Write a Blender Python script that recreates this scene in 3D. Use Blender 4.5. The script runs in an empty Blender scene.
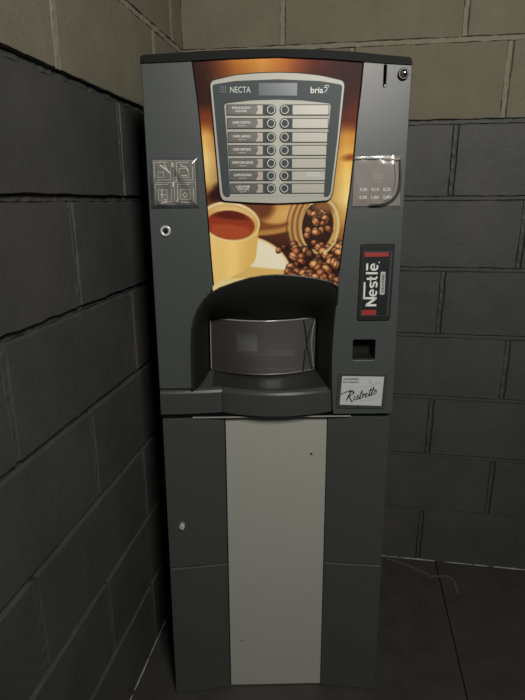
import bpy, bmesh, math, random
import numpy as np
from mathutils import Vector, Matrix, Euler
random.seed(7); rng = np.random.default_rng(5)
S = bpy.context.scene
COL = S.collection

# ------------------------------------------------------------ camera
cam_d = bpy.data.cameras.new('camera'); cam = bpy.data.objects.new('camera', cam_d); COL.objects.link(cam)
cam_d.sensor_fit = 'HORIZONTAL'; cam_d.sensor_width = 36.0; cam_d.lens = 36.0 * 528 / 525; cam_d.clip_start = 0.02
cy_, cp_, cr_ = 0.162, 0.276, -0.003
fw = Vector((-math.sin(cy_) * math.cos(cp_), math.cos(cy_) * math.cos(cp_), -math.sin(cp_)))
rt = Vector((math.cos(cy_), math.sin(cy_), 0)); up = rt.cross(fw)
rt2 = rt * math.cos(cr_) + up * math.sin(cr_); up2 = -rt * math.sin(cr_) + up * math.cos(cr_)
m = Matrix((rt2, up2, -fw)).transposed().to_4x4(); m.translation = Vector((0.491, -1.615, 1.188))
cam.matrix_world = m
S.camera = cam
# ------------------------------------------------------------ view, world, light
S.view_settings.view_transform = 'Standard'; S.view_settings.look = 'None'
S.view_settings.gamma = 1; S.view_settings.use_curve_mapping = False; S.view_settings.exposure = 0.0
w = bpy.data.worlds.new('world'); S.world = w; w.use_nodes = True
w.node_tree.nodes['Background'].inputs[0].default_value = (0.75, 0.85, 1.0, 1)
w.node_tree.nodes['Background'].inputs[1].default_value = 0.022
def area(name, loc, target, size, power, color=(1, 1, 1), sy=None):
    d = bpy.data.lights.new(name, 'AREA'); o = bpy.data.objects.new(name, d); COL.objects.link(o)
    d.shape = 'RECTANGLE'; d.size = size; d.size_y = sy or size; d.energy = power; d.color = color
    o.location = loc; o.rotation_euler = (Vector(target) - Vector(loc)).to_track_quat('-Z', 'Y').to_euler()
    return o
area('wall_lamp', (1.05, -2.15, 2.12), (0.36, -0.45, 1.42), 0.42, 36, (1.0, 0.97, 0.90))

# ------------------------------------------------------------ materials
def srgb(r, g, b):
    f = lambda c: (c / 255 / 12.92) if c / 255 <= .04045 else ((c / 255 + .055) / 1.055) ** 2.4
    return (f(r), f(g), f(b), 1)
def mat(name, col, rough=.5, metal=0, spec=.5, bump=0, scale=200, var=0, coat=0):
    mt = bpy.data.materials.new(name); mt.use_nodes = True
    nt = mt.node_tree; b = nt.nodes['Principled BSDF']
    b.inputs['Base Color'].default_value = (*col[:3], 1); b.inputs['Roughness'].default_value = rough
    b.inputs['Metallic'].default_value = metal; b.inputs['Specular IOR Level'].default_value = spec
    b.inputs['Coat Weight'].default_value = coat; b.inputs['Coat Roughness'].default_value = .08
    if bump or var:
        tc = nt.nodes.new('ShaderNodeTexCoord'); n = nt.nodes.new('ShaderNodeTexNoise')
        n.inputs['Scale'].default_value = scale; n.inputs['Detail'].default_value = 4
        nt.links.new(tc.outputs['Object'], n.inputs['Vector'])
        if bump:
            bp = nt.nodes.new('ShaderNodeBump'); bp.inputs['Strength'].default_value = bump; bp.inputs['Distance'].default_value = .002
            nt.links.new(n.outputs['Fac'], bp.inputs['Height']); nt.links.new(bp.outputs['Normal'], b.inputs['Normal'])
        if var:
            mx = nt.nodes.new('ShaderNodeMix'); mx.data_type = 'RGBA'
            mx.inputs['A'].default_value = (*[c * (1 - var) for c in col[:3]], 1)
            mx.inputs['B'].default_value = (*[c * (1 + var) for c in col[:3]], 1)
            nt.links.new(n.outputs['Fac'], mx.inputs['Factor']); nt.links.new(mx.outputs['Result'], b.inputs['Base Color'])
    return mt
def clear(name, tint=.9, rough=.08, refl=1.5, haze=0.0):
    mt = bpy.data.materials.new(name); mt.use_nodes = True; nt = mt.node_tree
    for n in list(nt.nodes): nt.nodes.remove(n)
    o = nt.nodes.new('ShaderNodeOutputMaterial'); t = nt.nodes.new('ShaderNodeBsdfTransparent'); g = nt.nodes.new('ShaderNodeBsdfGlossy')
    d = nt.nodes.new('ShaderNodeBsdfDiffuse'); d.inputs[0].default_value = (.7, .7, .68, 1)
    t.inputs[0].default_value = (tint, tint, tint, 1); g.inputs['Roughness'].default_value = rough
    fr = nt.nodes.new('ShaderNodeLayerWeight'); fr.inputs[0].default_value = refl
    m1 = nt.nodes.new('ShaderNodeMixShader'); m2 = nt.nodes.new('ShaderNodeMixShader'); m2.inputs[0].default_value = haze
    nt.links.new(fr.outputs['Fresnel'], m1.inputs[0]); nt.links.new(t.outputs[0], m1.inputs[1]); nt.links.new(g.outputs[0], m1.inputs[2])
    nt.links.new(m1.outputs[0], m2.inputs[1]); nt.links.new(d.outputs[0], m2.inputs[2]); nt.links.new(m2.outputs[0], o.inputs[0])
    return mt
def block_material():
    """bare grey-brown concrete above 1.4 m, dark anthracite paint below (paint edge is ragged)"""
    mt = bpy.data.materials.new('block_wall'); mt.use_nodes = True; nt = mt.node_tree; L = nt.links
    b = nt.nodes['Principled BSDF']; tc = nt.nodes.new('ShaderNodeTexCoord')
    sp = nt.nodes.new('ShaderNodeSeparateXYZ'); L.new(tc.outputs['Object'], sp.inputs[0])
    def noise(s, d=5, r=.6):
        n = nt.nodes.new('ShaderNodeTexNoise'); n.inputs['Scale'].default_value = s; n.inputs['Detail'].default_value = d
        n.inputs['Roughness'].default_value = r; L.new(tc.outputs['Object'], n.inputs['Vector']); return n.outputs['Fac']
    def math_(op, a, c):
        n = nt.nodes.new('ShaderNodeMath'); n.operation = op
        for i, v in enumerate((a, c)):
            if isinstance(v, (int, float)): n.inputs[i].default_value = v
            else: L.new(v, n.inputs[i])
        return n.outputs[0]
    def ramp(f, stops):
        r = nt.nodes.new('ShaderNodeValToRGB'); L.new(f, r.inputs[0]); e = r.color_ramp.elements
        while len(e) < len(stops): e.new(.5)
        for k, (p, c) in enumerate(stops): e[k].position = p; e[k].color = c
        return r.outputs[0]
    bare = ramp(noise(9), [(.3, (.150, .137, .097, 1)), (.55, (.168, .154, .110, 1)), (.75, (.190, .174, .126, 1))])
    speck = ramp(noise(160, 2), [(.35, (.6, .6, .6, 1)), (.5, (1, 1, 1, 1)), (.72, (1.0, 1.0, 1.0, 1)), (.78, (1.9, 1.9, 1.8, 1))])
    mul = nt.nodes.new('ShaderNodeMix'); mul.data_type = 'RGBA'; mul.blend_type = 'MULTIPLY'; mul.inputs['Factor'].default_value = .22
    L.new(bare, mul.inputs['A']); L.new(speck, mul.inputs['B'])
    paint = ramp(noise(5), [(.3, (.045, .047, .044, 1)), (.5, (.056, .058, .054, 1)), (.75, (.070, .070, .063, 1))])
    edge = math_('SUBTRACT', math_('ADD', sp.outputs[2], math_('MULTIPLY', noise(30), .014)), 1.407)
    f = nt.nodes.new('ShaderNodeClamp'); L.new(math_('MULTIPLY', edge, 900.0), f.inputs[0])
    mx = nt.nodes.new('ShaderNodeMix'); mx.data_type = 'RGBA'
    L.new(f.outputs[0], mx.inputs['Factor']); L.new(paint, mx.inputs['A']); L.new(mul.outputs['Result'], mx.inputs['B'])
    L.new(mx.outputs['Result'], b.inputs['Base Color'])
    rg = nt.nodes.new('ShaderNodeMix'); rg.inputs['A'].default_value = .55; rg.inputs['B'].default_value = .95
    L.new(f.outputs[0], rg.inputs['Factor']); L.new(rg.outputs['Result'], b.inputs['Roughness'])
    b.inputs['Specular IOR Level'].default_value = .35
    h = math_('ADD', math_('MULTIPLY', noise(230, 3, .7), .5), math_('MULTIPLY', noise(45, 4), .5))
    bp = nt.nodes.new('ShaderNodeBump'); bp.inputs['Strength'].default_value = .55; bp.inputs['Distance'].default_value = .003
    L.new(h, bp.inputs['Height']); L.new(bp.outputs['Normal'], b.inputs['Normal'])
    return mt
M_block = block_material()
M_mortar = mat('pale_mortar', (.21, .192, .142), .95, bump=.8, scale=120, var=.25)
M_floor = mat('floor_concrete', (.040, .038, .033), .55, bump=.25, scale=14, var=.45)
M_dust = mat('pale_dust', (.34, .33, .30), .95, bump=.5, scale=90, var=.3)
M_scuff = mat('floor_scuff', (.075, .072, .062), .8, var=.4, scale=60)
M_plastic = mat('grey_plastic', (.060, .066, .067), .36, spec=.4, bump=.12, scale=900)
M_plastic_dark = mat('dark_grey_plastic', (.046, .049, .047), .38, spec=.35, bump=.1, scale=900)
M_cab = mat('cabinet_paint', (.050, .053, .049), .42, spec=.4, bump=.1, scale=700)
M_black = mat('black_plastic', (.0105, .0115, .0115), .5, spec=.22)
M_satin = mat('black_satin', (.018, .019, .019), .3, spec=.5)
M_hole = mat('deep_black', (.004, .004, .004), .7, spec=.1)
M_silver = mat('silver_paint', (.40, .405, .365), .42, metal=.2, bump=.05, scale=800, var=.03)
M_bezel = mat('champagne_silver', (.37, .36, .315), .5, metal=.1)
M_nickel = mat('nickel', (.62, .62, .58), .28, metal=.35)
M_slate = mat('slate_blue_panel', (.036, .049, .053), .5, spec=.25)
M_strip = mat('brushed_strip', (.36, .345, .30), .42, metal=.1)
M_strip_dark = mat('printed_strip', (.105, .102, .09), .35, metal=.1)
M_strip_photo = mat('strip_picture', (.40, .34, .29), .35, metal=.1)
M_lcd = mat('lcd_glass', (.05, .065, .085), .3, spec=.4)
M_ring = mat('button_ring', (.60, .60, .55), .4)
M_white = mat('white_print', (.75, .76, .72), .6)
M_chrome = mat('chrome', (.75, .75, .73), .12, metal=1)
M_glass = clear('clear_window', .95, .06, .38, .055)  # diffuse haze in the pane paints brightness the unlit niche lacks
M_film2 = clear('taut_film', .98, .15, .30, .006)
M_film = clear('clear_film', .98, .12, .38, .03)
M_card = mat('grey_card', (.135, .13, .115), .5)
M_card2 = mat('taupe_card', (.19, .165, .148), .45)
M_line = mat('pale_line', (.72, .71, .63), .6)
M_red = mat('red_wrapper', (.35, .035, .03), .35)
M_paper = mat('pale_paper', (.47, .49, .49), .6)
M_ink = mat('black_ink', (.012, .012, .014), .6)
M_gold = mat('pale_gold_ink', (.36, .35, .24), .6)

# ------------------------------------------------------------ helpers
def link(name, bm, material, parent=None, smooth=False, bevel=0, seg=2):
    me = bpy.data.meshes.new(name)
    bmesh.ops.recalc_face_normals(bm, faces=bm.faces)
    bm.to_mesh(me); bm.free()
    o = bpy.data.objects.new(name, me); COL.objects.link(o)
    for mm in (material if isinstance(material, (list, tuple)) else [material]): me.materials.append(mm)
    if smooth:
        for p in me.polygons: p.use_smooth = True
    if bevel:
        md = o.modifiers.new('bevel', 'BEVEL'); md.width = bevel; md.segments = seg; md.limit_method = 'ANGLE'; md.angle_limit = math.radians(35)
    if parent: o.parent = parent
    return o
def struct(o): o['kind'] = 'structure'; return o

# machine frame: a = across the front, b = depth into the machine, z = height; front leans back slightly
TH = .1809; LEAN = .0418; OX, OY = .1062, -.6284
class Frame:
    def __init__(s, name, z0, label, cat):
        s.z0 = z0; e = bpy.data.objects.new(name, None); COL.objects.link(e); s.e = e
        a, b = .25, .23 + LEAN * z0
        e.location = (OX + a * math.cos(TH) - b * math.sin(TH), OY + a * math.sin(TH) + b * math.cos(TH), z0)
        e.rotation_euler = (0, 0, TH); e.empty_display_size = .1
        e['label'] = label; e['category'] = cat
    def v(s, a, b, z): return Vector((a - .25, b - .23 + LEAN * (z - s.z0), z - s.z0))
FR = None
def V(a, b, z): return FR.v(a, b, z)
def plate(poly, b0, b1, holes=(), bm=None):
    """solid plate, outline poly in (a,z), front face at depth b0 and back at b1"""
    bm = bm or bmesh.new(); edges = []; loops = []
    for lp in [poly] + list(holes):
        vs = [bm.verts.new(V(a, b0, z)) for a, z in lp]; loops.append(vs)
        edges += [bm.edges.new((vs[i], vs[(i + 1) % len(vs)])) for i in range(len(vs))]
    g = bmesh.ops.triangle_fill(bm, edges=edges, use_beauty=True, use_dissolve=False)
    ff = [x for x in g['geom'] if isinstance(x, bmesh.types.BMFace)]
    d = V(0, b1, 0) - V(0, b0, 0); mp = {}
    for vs in loops:
        for v_ in vs: mp[v_] = bm.verts.new(v_.co + d)
    for f in ff: bm.faces.new([mp[v_] for v_ in reversed(f.verts)])
    for vs in loops:
        for i in range(len(vs)):
            p, q = vs[i], vs[(i + 1) % len(vs)]; bm.faces.new((p, q, mp[q], mp[p]))
    return bm
def box(a0, a1, b0, b1, z0, z1, bm=None):
    bm = bm or bmesh.new()
    vs = [bm.verts.new(V(a, b, z)) for z in (z0, z1) for b in (b0, b1) for a in (a0, a1)]
    for f in ((0, 1, 3, 2), (4, 6, 7, 5), (0, 4, 5, 1), (2, 3, 7, 6), (0, 2, 6, 4), (1, 5, 7, 3)): bm.faces.new([vs[i] for i in f])
    return bm
def grid_surface(fn, n, mm, bm=None, closed=False):
    bm = bm or bmesh.new(); g = [[bm.verts.new(fn(i / n, j / mm)) for j in range(mm + 1)] for i in range(n + (0 if closed else 1))]
    N = n if closed else n
    for i in range(N):
        for j in range(mm):
            i2 = (i + 1) % len(g); bm.faces.new((g[i][j], g[i2][j], g[i2][j + 1], g[i][j + 1]))
    return bm
def disc(a, z, r, b0, b1, n=28, bm=None, r2=None):
    """round boss, axis along the depth"""
    bm = bm or bmesh.new(); r2 = r if r2 is None else r2
    f = [bm.verts.new(V(a + r2 * math.cos(t), b0, z + r2 * math.sin(t))) for t in [2 * math.pi * k / n for k in range(n)]]
    k_ = [bm.verts.new(V(a + r * math.cos(t), b1, z + r * math.sin(t))) for t in [2 * math.pi * k / n for k in range(n)]]
    bm.faces.new(f); bm.faces.new(list(reversed(k_)))
    for i in range(n): bm.faces.new((f[i], k_[i], k_[(i + 1) % n], f[(i + 1) % n]))
    return bm
def ring(a, z, r0, r1, b0, b1, n=32, bm=None):
    bm = bm or bmesh.new(); L = []
    for r, b in ((r0, b1), (r0, b0), (r1, b0), (r1, b1)):
        L.append([bm.verts.new(V(a + r * math.cos(2 * math.pi * k / n), b, z + r * math.sin(2 * math.pi * k / n))) for k in range(n)])
    for q in range(4):
        A, B = L[q], L[(q + 1) % 4]
        for i in range(n): bm.faces.new((A[i], A[(i + 1) % n], B[(i + 1) % n], B[i]))
    return bm
def rrect(a0, a1, z0, z1, r, n=5):
    out = []
    for cx, cz, s in ((a1 - r, z1 - r, 0), (a0 + r, z1 - r, 1), (a0 + r, z0 + r, 2), (a1 - r, z0 + r, 3)):
        for k in range(n + 1):
            t = math.pi / 2 * (s + k / n); out.append((cx + r * math.cos(t), cz + r * math.sin(t)))
    return out
def round_poly(P, r, n=4):
    out = []
    for i, p in enumerate(P):
        p = Vector(p); a = Vector(P[i - 1]) - p; b = Vector(P[(i + 1) % len(P)]) - p
        ra = min(r, a.length * .45, b.length * .45); s = p + a.normalized() * ra; e = p + b.normalized() * ra
        for k in range(n + 1):
            t = k / n; q = s * (1 - t) ** 2 + p * 2 * t * (1 - t) + e * t * t; out.append((q.x, q.y))
    return out
def stroke(pts, wd, b, bm=None, closed=False, th=.0004):
    """flat ribbon of width wd following (a,z) points, with a small thickness"""
    bm = bm or bmesh.new(); P = [Vector(p) for p in pts]; n = len(P); L = []
    for i, p in enumerate(P):
        pa = P[i - 1] if (i > 0 or closed) else p; pb = P[(i + 1) % n] if (i < n - 1 or closed) else p
        t = (pb - pa); t = t.normalized() if t.length > 1e-9 else Vector((1, 0)); nn = Vector((-t.y, t.x))
        ww = wd[i] if isinstance(wd, (list, tuple)) else wd
        x, y = p + nn * ww / 2, p - nn * ww / 2
        L.append([bm.verts.new(V(x.x, b, x.y)), bm.verts.new(V(y.x, b, y.y)), bm.verts.new(V(y.x, b + th, y.y)), bm.verts.new(V(x.x, b + th, x.y))])
    rngs = range(n if closed else n - 1)
    for i in rngs:
        A, B = L[i], L[(i + 1) % n]
        for k in range(4): bm.faces.new((A[k], A[(k + 1) % 4], B[(k + 1) % 4], B[k]))
    if not closed: bm.faces.new(L[0]); bm.faces.new(list(reversed(L[-1])))
    return bm
def spline(pts, n=8):
    out = []; P = [Vector(p) for p in pts]
    for i in range(len(P) - 1):
        p0 = P[max(i - 1, 0)]; p1 = P[i]; p2 = P[i + 1]; p3 = P[min(i + 2, len(P) - 1)]
        for k in range(n):
            t = k / n
            q = .5 * ((2 * p1) + (p2 - p0) * t + (2 * p0 - 5 * p1 + 4 * p2 - p3) * t * t + (3 * p1 - p0 - 3 * p2 + p3) * t ** 3)
            out.append(tuple(q))
    out.append(tuple(P[-1])); return out
def text_bm(s, a, z, h, b, bm=None, rot=0, width=None, bold=0, align='CENTER', shear=0, th=.0004):
    cu = bpy.data.curves.new('t', 'FONT'); cu.body = s; cu.size = 1; cu.offset = bold; cu.shear = shear; cu.resolution_u = 3
    ob = bpy.data.objects.new('t', cu); COL.objects.link(ob); dg = bpy.context.evaluated_depsgraph_get()
    me = ob.evaluated_get(dg).to_mesh(); co = [v.co.copy() for v in me.vertices]; fs = [tuple(p.vertices) for p in me.polygons]
    ob.to_mesh_clear(); bpy.data.objects.remove(ob); bpy.data.curves.remove(cu)
    xs = [c.x for c in co]; ys = [c.y for c in co]; x0, x1, y1 = min(xs), max(xs), .70
    sy = h / y1; sx = (width / (x1 - x0)) if width else sy
    off = {'CENTER': (x0 + x1) / 2, 'LEFT': x0}[align]
    bm = bm or bmesh.new(); cr, sr = math.cos(rot), math.sin(rot); vs = []
    for c in co:
        x, y = (c.x - off) * sx, (c.y - y1 / 2) * sy
        vs.append(bm.verts.new(V(a + x * cr - y * sr, b, z + x * sr + y * cr)))
    for f in fs:
        try: bm.faces.new([vs[i] for i in f])
        except ValueError: pass
    return bm

# ------------------------------------------------------------ walls
def wall(name, length, height, rows, to_world, hd=.0022, gd=.006):
    """rows: {course index: first joint position}; joint strips sit in the gaps between blocks. u = along, h = height, d = depth out of the room"""
    bm = bmesh.new(); J = .016; C = .2
    def vert(u, h, d): return bm.verts.new(to_world(u, h, d))
    def block(u0, u1, h0, h1):
        nu = max(3, int((u1 - u0) / .03)); nh = max(3, int((h1 - h0) / .03)); G = []
        for i in range(nu + 1):
            r = []
            for j in range(nh + 1):
                u = u0 + (u1 - u0) * i / nu; h = h0 + (h1 - h0) * j / nh; d = 0
                if i in (0, nu): u += random.uniform(-.0014, .0014)
                if j in (0, nh): h += random.uniform(-.0014, .0014)
                r.append(vert(u, h, d + random.uniform(0, .0006)))
            G.append(r)
        for i in range(nu):
            for j in range(nh): bm.faces.new((G[i][j], G[i + 1][j], G[i + 1][j + 1], G[i][j + 1]))
        rim = [G[i][0] for i in range(nu + 1)] + [G[nu][j] for j in range(1, nh + 1)] + [G[i][nh] for i in range(nu - 1, -1, -1)] + [G[0][j] for j in range(nh - 1, 0, -1)]
        cu, ch = (u0 + u1) / 2, (h0 + h1) / 2
        inn = []
        for v in rim:
            # bevel outward and back into the joint
            w_ = world_inv(v.co); u, h = w_
            su = .0025 if u > cu + (u1 - u0) * .49 else (-.0025 if u < cu - (u1 - u0) * .49 else 0)
            sh = .0025 if h > ch + (h1 - h0) * .48 else (-.0025 if h < ch - (h1 - h0) * .48 else 0)
            inn.append(vert(u + su, h + sh, gd))
        for i in range(len(rim)):
            k = (i + 1) % len(rim); bm.faces.new((rim[i], inn[i], inn[k], rim[k]))
    o_, ux = to_world(0, 0, 0), (to_world(1, 0, 0) - to_world(0, 0, 0))
    def world_inv(co): return ((co - o_).dot(ux), co.z)
    def strip(p0, p1, wd, horiz):
        n = max(4, int(abs(p1[0] - p0[0] if horiz else p1[1] - p0[1]) / .012)); L = []
        for i in range(n + 1):
            t = i / n; u = p0[0] + (p1[0] - p0[0]) * t; h = p0[1] + (p1[1] - p0[1]) * t
            e0, e1 = random.uniform(-.0012, .0012), random.uniform(-.0012, .0012); d = (hd if horiz and p0[1] < 1.40 else .0022 if p0[1] < 1.38 else .0008) + random.uniform(-.0012, .0012)
            if horiz: q = [(u, h - wd / 2 + e0, gd + .001), (u, h - wd / 2 + .002 + e0, d), (u, h + wd / 2 - .002 + e1, d), (u, h + wd / 2 + e1, gd + .001)]
            else: q = [(u - wd / 2 + e0, h, gd + .001), (u - wd / 2 + .002 + e0, h, d), (u + wd / 2 - .002 + e1, h, d), (u + wd / 2 + e1, h, gd + .001)]
            L.append([vert(*x) for x in q])
        for i in range(n):
            for k in range(3):
                f = bm.faces.new((L[i][k], L[i + 1][k], L[i + 1][k + 1], L[i][k + 1])); f.material_index = 1 if p0[1] > 1.395 else 0
    n = int(round(height / C))
    for c in range(n):
        h0, h1 = c * C, (c + 1) * C - J
        js = sorted(rows(c)); cuts = [-.02] + [j for j in js if 0 < j < length] + [length]
        for k in range(len(cuts) - 1):
            a0 = cuts[k] if k else 0; a1 = cuts[k + 1] - (J if k < len(cuts) - 2 else 0)
            if a1 - a0 > .01: block(a0 + .001, a1 - .001, h0, h1)
        for j in cuts[1:-1]: strip((j - J / 2 - .0012, h0), (j - J / 2 - .0012, h1), J - (.004 if c < 7 else .001), False)
        strip((0, h1 + J / 2), (length, h1 + J / 2), J - (.004 if c < 7 else .001), True)
    q = [vert(0, 0, gd + .0015), vert(length, 0, gd + .0015), vert(length, height, gd + .0015), vert(0, height, gd + .0015)]; bm.faces.new(q)
    q2 = [vert(0, 0, .12), vert(length, 0, .12), vert(length, height, .12), vert(0, height, .12)]; bm.faces.new(q2)
    for i in range(4): bm.faces.new((q[i], q[(i + 1) % 4], q2[(i + 1) % 4], q2[i]))
    return struct(link(name, bm, [M_block, M_mortar]))
def rows_back(c):
    if c == 8: return [.294, .773, 1.18, 1.59, 2.0]
    if c == 7: return [.483, .89, 1.30, 1.70, 2.11]
    s = .773 if c % 2 == 0 else .977
    return [s + .408 * k for k in range(-2, 5)]
def rows_left(c):
    if c == 7: return [.285 - .04, .715, 1.15, 1.6, 2.05]
    if c > 7: return [.1 + .23 * (c % 2) + .46 * k for k in range(6)]
    s = .484 if c % 2 == 0 else .72
    return [s + .472 * k for k in range(-1, 5)]
wall('wall_back', 2.4, 2.4, rows_back, lambda u, h, d: Vector((u, d, h)))
wall('wall_left', 2.8, 2.4, rows_left, lambda u, h, d: Vector((-d, -u, h)), hd=.0085, gd=.010)

# floor: two slabs separated by a cut joint (one mesh)
bm = bmesh.new()
def wbox(bm, x0, x1, y0, y1, z0, z1):
    vs = [bm.verts.new((x, y, z)) for z in (z0, z1) for y in (y0, y1) for x in (x0, x1)]
    for f in ((0, 1, 3, 2), (4, 6, 7, 5), (0, 4, 5, 1), (2, 3, 7, 6), (0, 2, 6, 4), (1, 5, 7, 3)): bm.faces.new([vs[i] for i in f])
wbox(bm, -.1, .8205, -2.8, .1, -.1, 0); wbox(bm, .8255, 2.4, -2.8, .1, -.1, 0); wbox(bm, .81, .84, -2.8, .1, -.1, -.008)
struct(link('floor', bm, M_floor))
# ragged pale line where the floor meets the walls
def trim(name, pts_fn, length):
    bm = bmesh.new(); u = 0
    while u < length:
        l = random.uniform(.03, .12); n = 8; wd = random.uniform(.0015, .0038)
        L = []
        for i in range(n + 1):
            x = u + l * i / n; w0 = wd * math.sin(math.pi * (i + .4) / (n + .8)) ** .5 * random.uniform(.6, 1.2)
            L.append([bm.verts.new(pts_fn(x, .0005, 0)), bm.verts.new(pts_fn(x, .0005, w0)), bm.verts.new(pts_fn(x, w0 + .001, w0 * .4)), bm.verts.new(pts_fn(x, w0, 0))])
        for i in range(n):
            for k in range(4): bm.faces.new((L[i][k], L[i + 1][k], L[i + 1][(k + 1) % 4], L[i][(k + 1) % 4]))
        bm.faces.new(L[0]); bm.faces.new(list(reversed(L[-1])))
        u += l + random.choice([.001, .004, .012, .03])
    return struct(link(name, bm, M_dust))
trim('trim_1', lambda u, d, h: Vector((u, -d, h)), 2.3)
trim('trim_2', lambda u, d, h: Vector((d, -u, h)), 2.6)
# scuff marks on the floor behind the cabinet's right side
bm = bmesh.new()
for P, wd in (([(.66, -.012), (.74, -.045), (.80, -.080)], .012), ([(.79, -.085), (.85, -.075), (.875, -.10)], .014), ([(.868, -.10), (.872, -.15)], .010)):
    Q = spline(P, 8); L = []
    for i, p in enumerate(Q):
        ww = wd * random.uniform(.6, 1.2) * .5; L.append((bm.verts.new((p[0], p[1] - ww, .0006)), bm.verts.new((p[0], p[1] + ww, .0006))) if P[0][0] != .868 else (bm.verts.new((p[0] - ww, p[1], .0006)), bm.verts.new((p[0] + ww, p[1], .0006))))
    for i in range(len(L) - 1): bm.faces.new((L[i][0], L[i + 1][0], L[i + 1][1], L[i][1]))
struct(link('trim_3', bm, M_scuff))

# ------------------------------------------------------------ base cabinet
FR = Frame('base_cabinet', 0, 'dark grey floor cabinet with pale silver centre panel under the coffee machine', 'cabinet')
CAB = FR.e
link('body', box(.004, .498, .045, .45, 0, .733), M_black, CAB, bevel=.003)
def pillar(z0, z1, side):
    """convex side panel: outer edge forward, rolling back to the recessed centre panel"""
    def prof(s):   # s 0 at outer edge .. 1 at inner
        a = .003 + s * .1335; b = .015 * s ** 1.35
        return a, b + .001
    bm = bmesh.new(); n = 44; L = []
    rows_ = [(z0, 0.003), (z0 + .002, 0), (z1 - .002, 0), (z1, .003)]
    for i in range(n + 1):
        a, b = prof(i / n); a = a if side < 0 else .504 - a - .001
        L.append([bm.verts.new(V(a, b + dd, z)) for z, dd in rows_] + [bm.verts.new(V(a, .05, z1)), bm.verts.new(V(a, .05, z0))])
    for i in range(n):
        for k in range(6): bm.faces.new((L[i][k], L[i + 1][k], L[i + 1][(k + 1) % 6], L[i][(k + 1) % 6]))
    bm.faces.new(L[0]); bm.faces.new(list(reversed(L[-1])))
    return bm
PAN = {}
for side in (-1, 1):
    for z0, z1, nm in ((.004, .3565, 'side_panel'), (.3585, .7285, 'side_panel')):
        o = link(nm, pillar(z0, z1, side), M_cab, CAB)
        PAN[(side, nm)] = o
link('centre_panel', box(.1385, .3655, .021, .045, .003, .7335), M_silver, CAB, bevel=.0015)['label'] = 'pale silver centre panel'
lk = link('cabinet_lock', ring(.0355, .470, .0028, .0062, -.006, .004), M_nickel, CAB, bevel=.0008)
link('key_slot', disc(.0355, .470, .0036, -.0035, .004), M_hole, lk)
link('lock_tongue', box(.0350, .0385, -.0095, -.003, .4655, .4745), M_nickel, lk)
for a, z, rr_ in ((.332, .634, .0026), (.168, .137, .0016), (.196, .462, .0009)): link('paint_chip', disc(a, z, rr_, .0202, .022, n=10), M_hole, CAB)
link('top_gasket', box(.001, .501, .004, .40, .7335, .7375), M_hole, CAB)
# thin bright edge on top of the centre panel
link('panel_top_edge', box(.068, .4150, .0035, .019, .7300, .7322), M_silver, CAB)

# ------------------------------------------------------------ vending machine
FR = Frame('coffee_vending_machine', .738, 'grey and black hot drinks vending machine with coffee cup picture on its door', 'vending machine')
VM = FR.e
link('housing', box(.006, .496, .17, .45, .738, 1.440), M_black, VM, bevel=.004)
link('housing_cheek', box(.006, .0120, .03, .172, .738, 1.440), M_black, VM)
link('housing_cheek', box(.490, .496, .03, .172, .738, 1.440), M_black, VM)
# top rim, arched
top = [(-.0045, 1.4345), (-.0035, 1.4455), (.002, 1.4485), (.032, 1.450), (.107, 1.455), (.180, 1.458), (.251, 1.4592), (.322, 1.458), (.394, 1.4545), (.454, 1.449), (.498, 1.4455), (.503, 1.443), (.5045, 1.4345)]
low = [(.5045, 1.432), (.454, 1.4345), (.413, 1.4375), (.350, 1.4420), (.251, 1.4455), (.163, 1.4425), (.092, 1.4385), (.05, 1.4365), (-.004, 1.434)]
link('top_rim', plate(top + low, -.006, .17), mat('rim_black', (.006, .0065, .0065), .6, spec=.12), VM, bevel=.0025)
# side panels of the door
PL = [(.092, 1.4385), (.0985, 1.385), (.103, 1.337), (.1075, 1.27), (.111, 1.208), (.1140, 1.15), (.117, 1.092), (.1195, 1.05), (.1215, 1.022)]
PR = [(.413, 1.4375), (.4095, 1.385), (.405, 1.337), (.4010, 1.27), (.396, 1.207), (.3890, 1.15), (.383, 1.091), (.3790, 1.05), (.376, 1.015)]
ARCH_L = [(.113, 1.003), (.100, .990), (.088, .971), (.080, .953), (.0755, .930), (.0735, .906), (.0725, .875), (.072, .84), (.072, .8)]
left = [(.0005, .8000), (-.0035, 1.434), (.05, 1.4365)] + PL + ARCH_L
link('door_panel', plate(left, -.004, .03), M_plastic, VM, bevel=.002)
right = [(.454, 1.4345), (.5045, 1.432), (.5035, 1.0), (.5040, .745), (.500, .7395), (.375, .7395)] + [(.3705, .80), (.3685, .87), (.372, .946), (.376, 1.000)] + list(reversed(PR))
slot_hole = rrect(.4520, .4570, 1.394, 1.4325, .0012, 2)
coin_hole = rrect(.4125, .4605, .8600, .9050, .004, 3)
link('door_panel', plate(right, -.004, .03, holes=[slot_hole, coin_hole]), M_plastic, VM, bevel=.0018)
link('coin_slot', box(.450, .460, .012, .016, 1.39, 1.436), M_hole, VM)
link('coin_slot_lip', disc(.4555, 1.3965, .0030, -.0055, -.002, n=16), M_satin, VM, bevel=.0008)
# coin return recess
bm = bmesh.new()
def tray(t, s): return None
o_ = [(.4115, .859), (.4615, .859), (.4615, .906), (.4115, .906)]
i_ = [(.420, .866), (.4600, .866), (.4600, .900), (.420, .900)]
vo = [bm.verts.new(V(a, .002, z)) for a, z in o_]; vi = [bm.verts.new(V(a, .034, z)) for a, z in i_]
for k in range(4): bm.faces.new((vo[k], vo[(k + 1) % 4], vi[(k + 1) % 4], vi[k]))
bm.faces.new(vi)
link('coin_return', bm, M_black, VM)
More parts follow.
